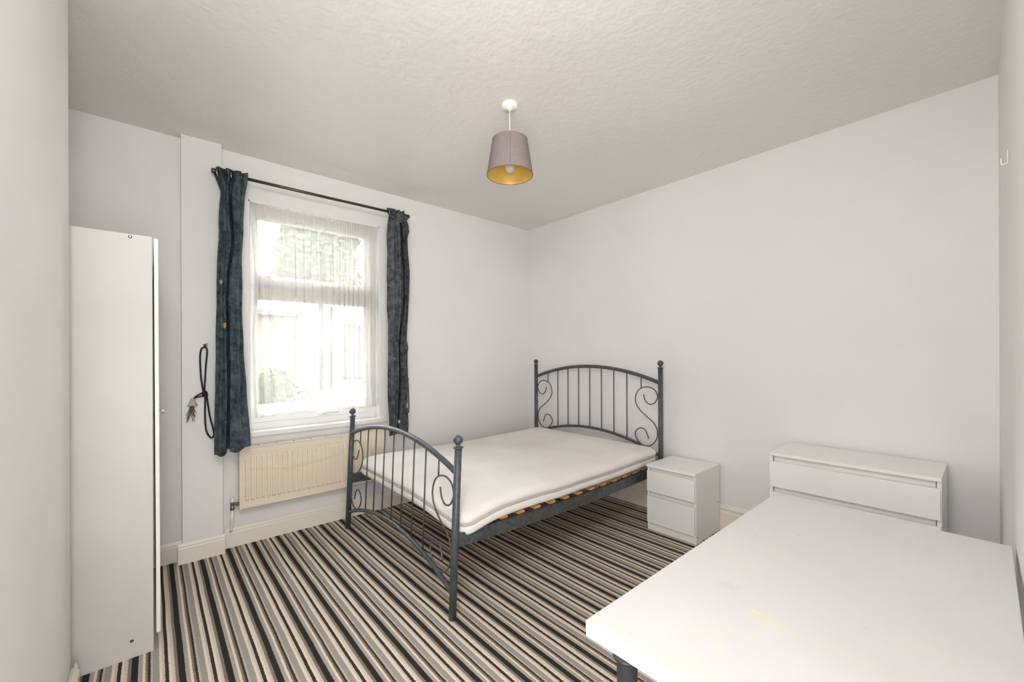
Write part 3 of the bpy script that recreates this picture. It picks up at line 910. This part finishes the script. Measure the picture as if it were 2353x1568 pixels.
# ------------------------------------------------------------------ mattress
mat_o = None
mx0, mx1, my0, my1 = 1.148, 3.000, 1.690, 3.030
def ring(inset, z, n=26, rad=0.07, dz=True):
    x0, x1, y0, y1 = mx0 + inset, mx1 - inset, my0 + inset, my1 - inset
    r = max(0.004, min(rad, (x1 - x0) / 2.01, (y1 - y0) / 2.01))
    pts = []
    def edge(p, q, m_):
        for k in range(m_):
            t = k / m_
            pts.append((p[0] + (q[0] - p[0]) * t, p[1] + (q[1] - p[1]) * t))
    def corner(cx, cy, a0):
        for k in range(7):
            a = a0 + PI / 2 * k / 7
            pts.append((cx + r * math.cos(a), cy + r * math.sin(a)))
    edge((x0 + r, y0), (x1 - r, y0), n); corner(x1 - r, y0 + r, -PI / 2)
    edge((x1, y0 + r), (x1, y1 - r), n); corner(x1 - r, y1 - r, 0)
    edge((x1 - r, y1), (x0 + r, y1), n); corner(x0 + r, y1 - r, PI / 2)
    edge((x0, y1 - r), (x0, y0 + r), n); corner(x0 + r, y0 + r, PI)
    out = []
    for (x, yv) in pts:
        u = (x - mx0) / (mx1 - mx0)
        sag = -0.020 * math.sin(PI * u) + 0.006 * u
        droop = -0.040 * math.exp(-((x - mx0) / 0.20) ** 2 - ((yv - my0) / 0.30) ** 2) - 0.014 * math.exp(-((x - mx0) / 0.12) ** 2)
        wv = 0.004 * mnoise.noise(Vector((x * 4, yv * 4, z * 6)))
        out.append((x, yv, z + sag + droop + wv))
    return out
prof = [(0.030, 0.432), (0.012, 0.433), (0.003, 0.438), (0.000, 0.450), (0.000, 0.464), (0.003, 0.476), (0.011, 0.482), (0.012, 0.485), (0.003, 0.490), (-0.003, 0.500), (-0.003, 0.512), (0.004, 0.527), (0.018, 0.539), (0.042, 0.546), (0.08, 0.549), (0.16, 0.551), (0.30, 0.552), (0.50, 0.552), (0.64, 0.552)]
b = MB()
rows = [ring(i, z) for (i, z) in prof]
b.grid(rows, closed_u=True)
nr = len(rows[0])
b.f += [tuple(reversed(range(nr))), tuple(range((len(rows) - 1) * nr, len(rows) * nr))]; b.s += [True, True]
mo = b.build('mattress', M['mattress'], local=(2.07, 2.36, 0.418))
tag(mo, 'bare off-white mattress lying on the metal bed', 'mattress')
MB().tube(ring(0.005, 0.484), 0.0065, 6, closed=True).build('piping', M['piping'], mo)

# ------------------------------------------------------------------ bedside drawers and chest
def drawers(name, x0, x1, y0, y1, ztop, fronts, label, cat='drawers'):
    """front faces -X; fronts = list of (z0, z1)"""
    root = empty(name, ((x0 + x1) / 2, (y0 + y1) / 2, 0), label, cat)
    xf = x0 + 0.016                                   # front of the carcass, behind the overlaid fronts
    t = 0.016
    MB().box((x0, y0 - 0.001, ztop - 0.017), (x1, y1 + 0.001, ztop), 0.0015).build('top_panel', M['foil'], root)
    for yy0 in (y0, y1 - t):
        MB().box((xf, yy0, 0.0), (x1, yy0 + t, ztop - 0.017), 0.001).build('side_panel', M['foil'], root)
    MB().box((x1 - 0.008, y0 + t, 0.04), (x1 - 0.002, y1 - t, ztop - 0.018)).build('back_panel', M['foil'], root)
    MB().box((xf + 0.002, y0 + t, 0.0), (xf + 0.018, y1 - t, fronts[-1][0] + 0.010)).build('plinth', M['foil'], root)
    for k, (z0, z1) in enumerate(fronts):
        zup = (fronts[k - 1][0] if k else ztop - 0.017)
        d = MB().box((x0, y0 + 0.004, z0), (x0 + 0.015, y1 - 0.004, z1), 0.0012).build('drawer', M['front'], root)
        # recessed finger grip above the front and the drawer box behind
        MB().box((xf + 0.012, y0 + t + 0.003, z1 - 0.03), (xf + 0.024, y1 - t - 0.003, zup - 0.004), 0.001).build('finger_grip', M['foil_edge'], d)
        b2 = MB()
        b2.box((xf + 0.026, y0 + t + 0.010, z0 + 0.01), (x1 - 0.03, y0 + t + 0.020, z1 - 0.01))
        b2.box((xf + 0.026, y1 - t - 0.020, z0 + 0.01), (x1 - 0.03, y1 - t - 0.010, z1 - 0.01))
        b2.box((xf + 0.026, y0 + t + 0.010, z0 + 0.008), (x1 - 0.03, y1 - t - 0.010, z0 + 0.014))
        b2.build('drawer_box', M['foil_edge'], d)
    return root
bs = drawers('bedside_drawers', 2.733, 3.120, 1.281, 1.640, 0.476, [(0.284, 0.432), (0.057, 0.247)], 'small white two-drawer bedside unit beside the bed')
for (x, z) in ((3.085, 0.21), (2.765, 0.045)):
    MB().lathe([(0.004, 0), (0.004, 0.0012)], (x, 1.281, z), 10, axis=(0, -1, 0)).build('screw_hole', M['black_plastic'], bs)
ch = drawers('chest_of_drawers', 2.720, 3.122, 0.137, 0.838, 0.706, [(0.510, 0.656), (0.292, 0.480), (0.066, 0.262)], 'wide white chest of drawers behind the desk', 'drawers')

# ------------------------------------------------------------------ wardrobe
wd = empty('wardrobe', (-0.24, 2.81, 0), 'tall plain white wardrobe standing in the left alcove', 'wardrobe')
wx0, wx1, wy0, wy1, wz = -0.545, 0.008, 2.384, 3.20, 1.798
MB().box((wx0, wy0, 0), (wx1, wy0 + 0.016, wz), 0.001).build('side_panel', M['wardrobe'], wd)
MB().box((wx0, wy1 - 0.016, 0), (wx1, wy1, wz), 0.001).build('side_panel', M['wardrobe'], wd)
MB().box((wx0, wy0 + 0.016, wz - 0.02), (wx1 - 0.002, wy1 - 0.016, wz - 0.003)).build('top_panel', M['wardrobe'], wd)
MB().box((wx0, wy0 + 0.016, 0.07), (wx1 - 0.004, wy1 - 0.016, 0.086)).build('bottom_panel', M['wardrobe'], wd)
MB().box((wx0, wy0 + 0.016, 0.05), (wx0 + 0.006, wy1 - 0.016, wz - 0.02)).build('back_panel', M['wardrobe'], wd)
MB().box((wx1 - 0.05, wy0 + 0.016, 0.0), (wx1 - 0.034, wy1 - 0.016, 0.07)).build('plinth', M['wardrobe'], wd)
ym = (wy0 + wy1) / 2
for k, (a0, a1) in enumerate(((wy0 + 0.002, ym - 0.002), (ym + 0.002, wy1 - 0.002))):
    d = MB()
    za, zb = 0.073, 1.793
    vs = []
    for z in (za, zb):
        s = 0.004 * (1 - (z - za) / (zb - za))
        vs += [(0.0135 + s, a0, z), (0.0275 + s, a0, z), (0.0275 + s, a1, z), (0.0135 + s, a1, z)]
    d.add(vs, [(0, 1, 2, 3), (7, 6, 5, 4), (0, 4, 5, 1), (1, 5, 6, 2), (2, 6, 7, 3), (3, 7, 4, 0)])
    d = d.build('door', M['foil_edge'], wd)
    ky = a1 - 0.04 if k == 0 else a0 + 0.04
    MB().lathe([(0.006, 0), (0.006, 0.008), (0.014, 0.014), (0.014, 0.020), (0.008, 0.024)], (0.0285, ky, 1.0), 14, axis=(1, 0, 0)).build('knob', M['steel'], d)
for z in (1.789, 0.073):
    b = MB().lathe([(0.0062, 0), (0.0062, 0.001), (0.0042, 0.0012)], (-0.062, wy0, z if z < 1 else 1.786), 14, axis=(0, -1, 0)).build('fixing_hole', M['black_plastic'], wd)
    MB().lathe([(0.0028, 0), (0.0026, 0.0022)], (-0.062, wy0, z if z < 1 else 1.786), 10, axis=(0, -1, 0)).build('screw_head', M['steel'], b)

# ------------------------------------------------------------------ desk
dk = empty('desk', (1.282, 0.255, 0), 'white rectangular desk with black legs in the right foreground', 'desk')
MB().box((0.690, -0.047, 0.686), (1.877, 0.558, 0.720), 0.0022).build('desktop', M['desk'], dk)
for (x, yv) in ((0.710, 0.470), (0.716, 0.035), (1.80, 0.485), (1.80, 0.035)):
    lg = MB().lathe([(0.0195, 0), (0.0195, 0.030), (0.0185, 0.031), (0.0185, 0.60), (0.0195, 0.602), (0.0205, 0.672), (0.0205, 0.676)], (x, yv, 0.005), 20).build('leg', M['black_metal'], dk)
    MB().lathe([(0.028, 0), (0.028, 0.005)], (x, yv, 0.681), 20).build('mounting_plate', M['black_metal'], lg)
    MB().lathe([(0.016, 0), (0.018, 0.003), (0.018, 0.006)], (x, yv, 0.0), 16).build('foot', M['black_plastic'], lg)

# ------------------------------------------------------------------ pendant lamp
LX, LY = 1.486, 1.713
lamp = empty('pendant_lamp', (LX, LY, 2.262), 'pendant ceiling lamp with tapered mauve-grey shade', 'lamp')
MB().lathe([(0.0465, 0), (0.0465, -0.008), (0.044, -0.020), (0.038, -0.027), (0.008, -0.029), (0.006, -0.036)], (LX, LY, H), 32).build('ceiling_rose', M['white_plastic'], lamp)
MB().tube([(LX, LY, H - 0.03), (LX + 0.001, LY, 2.46)], 0.0028, 8).build('flex', M['white_plastic'], lamp)
zs0, zs1 = 2.262, 2.452
n = 64
sh = MB().lathe([(0.1265, zs0), (0.1115, (zs0 + zs1) / 2), (0.0965, zs1)], (LX, LY, 0), n, cap=False).build('shade', M['shade'], lamp)
MB().lathe([(0.1245, zs0 + 0.001), (0.1095, (zs0 + zs1) / 2), (0.0950, zs1 - 0.001)], (LX, LY, 0), n, cap=False).build('gold_lining', M['gold'], sh)
MB().tube([(LX + 0.1258 * math.cos(2 * PI * k / n), LY + 0.1258 * math.sin(2 * PI * k / n), zs0) for k in range(n)], 0.0018, 6, closed=True).build('lower_rim', M['shade_rim'], sh)
MB().tube([(LX + 0.0958 * math.cos(2 * PI * k / n), LY + 0.0958 * math.sin(2 * PI * k / n), zs1) for k in range(n)], 0.0016, 6, closed=True).build('upper_rim', M['shade_rim'], sh)
av = math.atan2(-LY, -LX) + 0.02
MB().tube([(LX + r_ * math.cos(av), LY + r_ * math.sin(av), z_) for r_, z_ in ((0.1268, zs0), (0.1118, (zs0 + zs1) / 2), (0.0968, zs1))], 0.0008, 5).build('seam', M['shade_rim'], sh)
b = MB()
for k in range(3):
    a0 = 2 * PI * k / 3 + 0.4
    b.tube([(LX + 0.02 * math.cos(a0), LY + 0.02 * math.sin(a0), zs1 - 0.02), (LX + 0.094 * math.cos(a0), LY + 0.094 * math.sin(a0), zs1 - 0.004)], 0.0015, 6)
b.tube(torus_pts((LX, LY, zs1 - 0.02), 0.021, (0, 0.001, 1)), 0.002, 6, closed=True)
b.build('shade_carrier', M['white_plastic'], lamp)
MB().lathe([(0.006, 0.06), (0.014, 0.05), (0.018, 0.03), (0.019, 0.0), (0.016, -0.02)], (LX, LY, 2.41), 20).build('lamp_holder', M['white_plastic'], lamp)
MB().lathe([(0.013, 0.0), (0.014, -0.02), (0.022, -0.045), (0.0295, -0.07), (0.0295, -0.085), (0.024, -0.103), (0.013, -0.113), (0.002, -0.1165)], (LX, LY, 2.39), 24).build('bulb', M['bulb'], lamp)

# ------------------------------------------------------------------ hook on the wall by the desk
hx, hz = 2.24, 1.955
wy = -0.0405 - (XR + 0.05 - hx) * (0.0255 / (XR + 0.05 - 0.78))
b = MB()
b.box((hx - 0.012, wy, hz - 0.020), (hx + 0.012, wy + 0.0022, hz + 0.026), 0.001)
b.tube(smooth_path([(hx, wy + 0.001, hz - 0.017), (hx, wy + 0.012, hz - 0.019), (hx, wy + 0.0155, hz - 0.012), (hx, wy + 0.0155, hz + 0.004)], 5), 0.0022, 8)
o = b.build('wall_hook', M['white_plastic'], local=(hx, wy, hz))
tag(o, 'tiny white plastic hook high on the wall at the right edge', 'hook')

# ------------------------------------------------------------------ outdoors, seen pale through the net
o = MB().box((-20, YW + T + 0.02, -0.40), (30, 40, -0.30)).build('ground', M['grass'])
tag(o, 'pale garden ground outside the window', 'ground', kind='structure')
ob = empty('brick_outbuilding', (0.6, 10.2, -0.3), 'low red brick outbuilding seen through the net curtain', 'building')
MB().box((-1.6, 9.0, -0.3), (2.14, 11.4, 2.09)).build('wall', M['brick'], ob)
b = MB()
b.add([(-1.75, 8.86, 2.07), (2.16, 8.86, 2.07), (2.16, 11.5, 2.95), (-1.75, 11.5, 2.95), (-1.75, 8.86, 2.13), (2.16, 8.86, 2.13), (2.16, 11.5, 3.01), (-1.75, 11.5, 3.01)],
      [(3, 2, 1, 0), (4, 5, 6, 7), (0, 1, 5, 4), (1, 2, 6, 5), (2, 3, 7, 6), (3, 0, 4, 7)])
b.build('roof', M['slate'], ob)
MB().tube([(-1.75, 8.83, 2.06), (2.15, 8.83, 2.05)], 0.05, 8).build('gutter', M['dark_pane'], ob)
hs = empty('rendered_house', (4.2, 11.0, -0.3), 'low white rendered house seen through the right of the net curtain', 'house')
MB().box((2.22, 9.2, -0.3), (6.4, 11.2, 2.55)).build('wall', M['render'], hs)
b = MB()
b.box((2.21, 9.05, 2.55), (6.5, 11.3, 2.68), 0.02)
b.build('roof', M['slate'], hs)
for (x0, x1, z0, z1) in ((2.28, 2.50, 1.72, 2.12), (3.10, 3.75, 0.75, 1.95)):
    f = MB().box((x0 - 0.05, 9.14, z0 - 0.05), (x1 + 0.05, 9.22, z1 + 0.05)).build('window', M['upvc'], hs)
    MB().box((x0, 9.12, z0), (x1, 9.15, z1)).build('pane', M['dark_pane'], f)
MB().tube([(2.68, 9.10, 2.5), (2.68, 9.10, 0.55)], 0.045, 10).lathe([(0.05, 0), (0.13, 0.22), (0.13, 0.30)], (2.68, 9.10, 2.35), 10).build('drainpipe', M['dark_pane'], hs)
MB().tube([(2.90, 9.12, 2.3), (2.88, 9.12, 0.55)], 0.03, 10).build('waste_pipe', M['dark_pane'], hs)
gw = empty('garden_wall', (1.8, 5.6, -0.3), 'low garden wall with pale coping outside the window', 'wall')
b = MB().add([(-0.5, 5.1, -0.3), (4.5, 6.3, -0.3), (4.5, 6.55, -0.3), (-0.5, 5.35, -0.3), (-0.5, 5.1, 0.62), (4.5, 6.3, 0.62), (4.5, 6.55, 0.62), (-0.5, 5.35, 0.62)],
         [(0, 1, 2, 3), (7, 6, 5, 4), (0, 4, 5, 1), (1, 5, 6, 2), (2, 6, 7, 3), (3, 7, 4, 0)])
b.build('brickwork', M['brick'], gw)
b = MB().add([(-0.5, 5.04, 0.62), (4.5, 6.24, 0.62), (4.5, 6.61, 0.62), (-0.5, 5.41, 0.62), (-0.5, 5.04, 0.69), (4.5, 6.24, 0.69), (4.5, 6.61, 0.69), (-0.5, 5.41, 0.69)],
         [(0, 1, 2, 3), (7, 6, 5, 4), (0, 4, 5, 1), (1, 5, 6, 2), (2, 6, 7, 3), (3, 7, 4, 0)])
b.build('coping', M['concrete'], gw)
def foliage(centres, count, size, seed):
    rnd = random.Random(seed)
    b = MB()
    for _ in range(count):
        c, r = rnd.choice(centres)
        while True:
            p = Vector((rnd.uniform(-1, 1), rnd.uniform(-1, 1), rnd.uniform(-1, 1)))
            if p.length < 1: break
        p = Vector(c) + p * r
        n_ = Vector((rnd.uniform(-1, 1), rnd.uniform(-1, 1), rnd.uniform(-0.4, 1))).normalized()
        t_ = n_.cross(Vector((rnd.uniform(-1, 1), rnd.uniform(-1, 1), 1))).normalized()
        bi = n_.cross(t_)
        s_ = size * rnd.uniform(0.6, 1.3)
        b.add([p - t_ * s_, p - bi * s_ * 0.5 + n_ * s_ * 0.15, p + t_ * s_, p + bi * s_ * 0.5 + n_ * s_ * 0.15], [(0, 1, 2), (0, 2, 3)])
    return b
tr_ = empty('tree', (4.6, 17.0, -0.3), 'leafy tree rising behind the houses in the upper pane', 'tree')
cs = [((4.4, 17.0, 5.0), 1.0), ((5.2, 17.2, 5.4), 1.2), ((4.6, 17.4, 6.1), 0.9), ((5.6, 17.0, 4.4), 1.1), ((3.95, 16.9, 4.5), 0.6), ((5.0, 16.8, 6.9), 0.7), ((5.9, 17.3, 6.3), 0.8), ((4.3, 17.2, 4.0), 0.9)]
lf = foliage(cs, 7000, 0.14, 3).build('leaves', M['leaf'], tr_)
lf['kind'] = 'stuff'
MB().tube(smooth_path([(4.8, 17.1, -0.3), (4.85, 17.1, 2.5), (4.9, 17.1, 4.5), (4.9, 17.1, 6.2)], 4), [0.22 - 0.013 * k for k in range(13)], 10)\
    .tube([(4.88, 17.1, 3.6), (5.5, 17.1, 5.0)], [0.1, 0.04], 8).tube([(4.87, 17.1, 3.2), (4.2, 17.0, 4.6)], [0.09, 0.03], 8).build('trunk', M['bark'], tr_)
sh_ = empty('shrub', (1.5, 7.3, -0.3), 'green shrub in front of the brick outbuilding', 'shrub')
lf = foliage([((1.42, 7.3, 0.75), 0.36), ((1.55, 7.3, 0.45), 0.45), ((1.30, 7.4, 0.35), 0.4)], 1500, 0.06, 5).build('leaves', M['leaf'], sh_)
lf['kind'] = 'stuff'
MB().tube([(1.45, 7.3, -0.3), (1.45, 7.3, 0.7)], [0.03, 0.012], 8).build('stem', M['bark'], sh_)
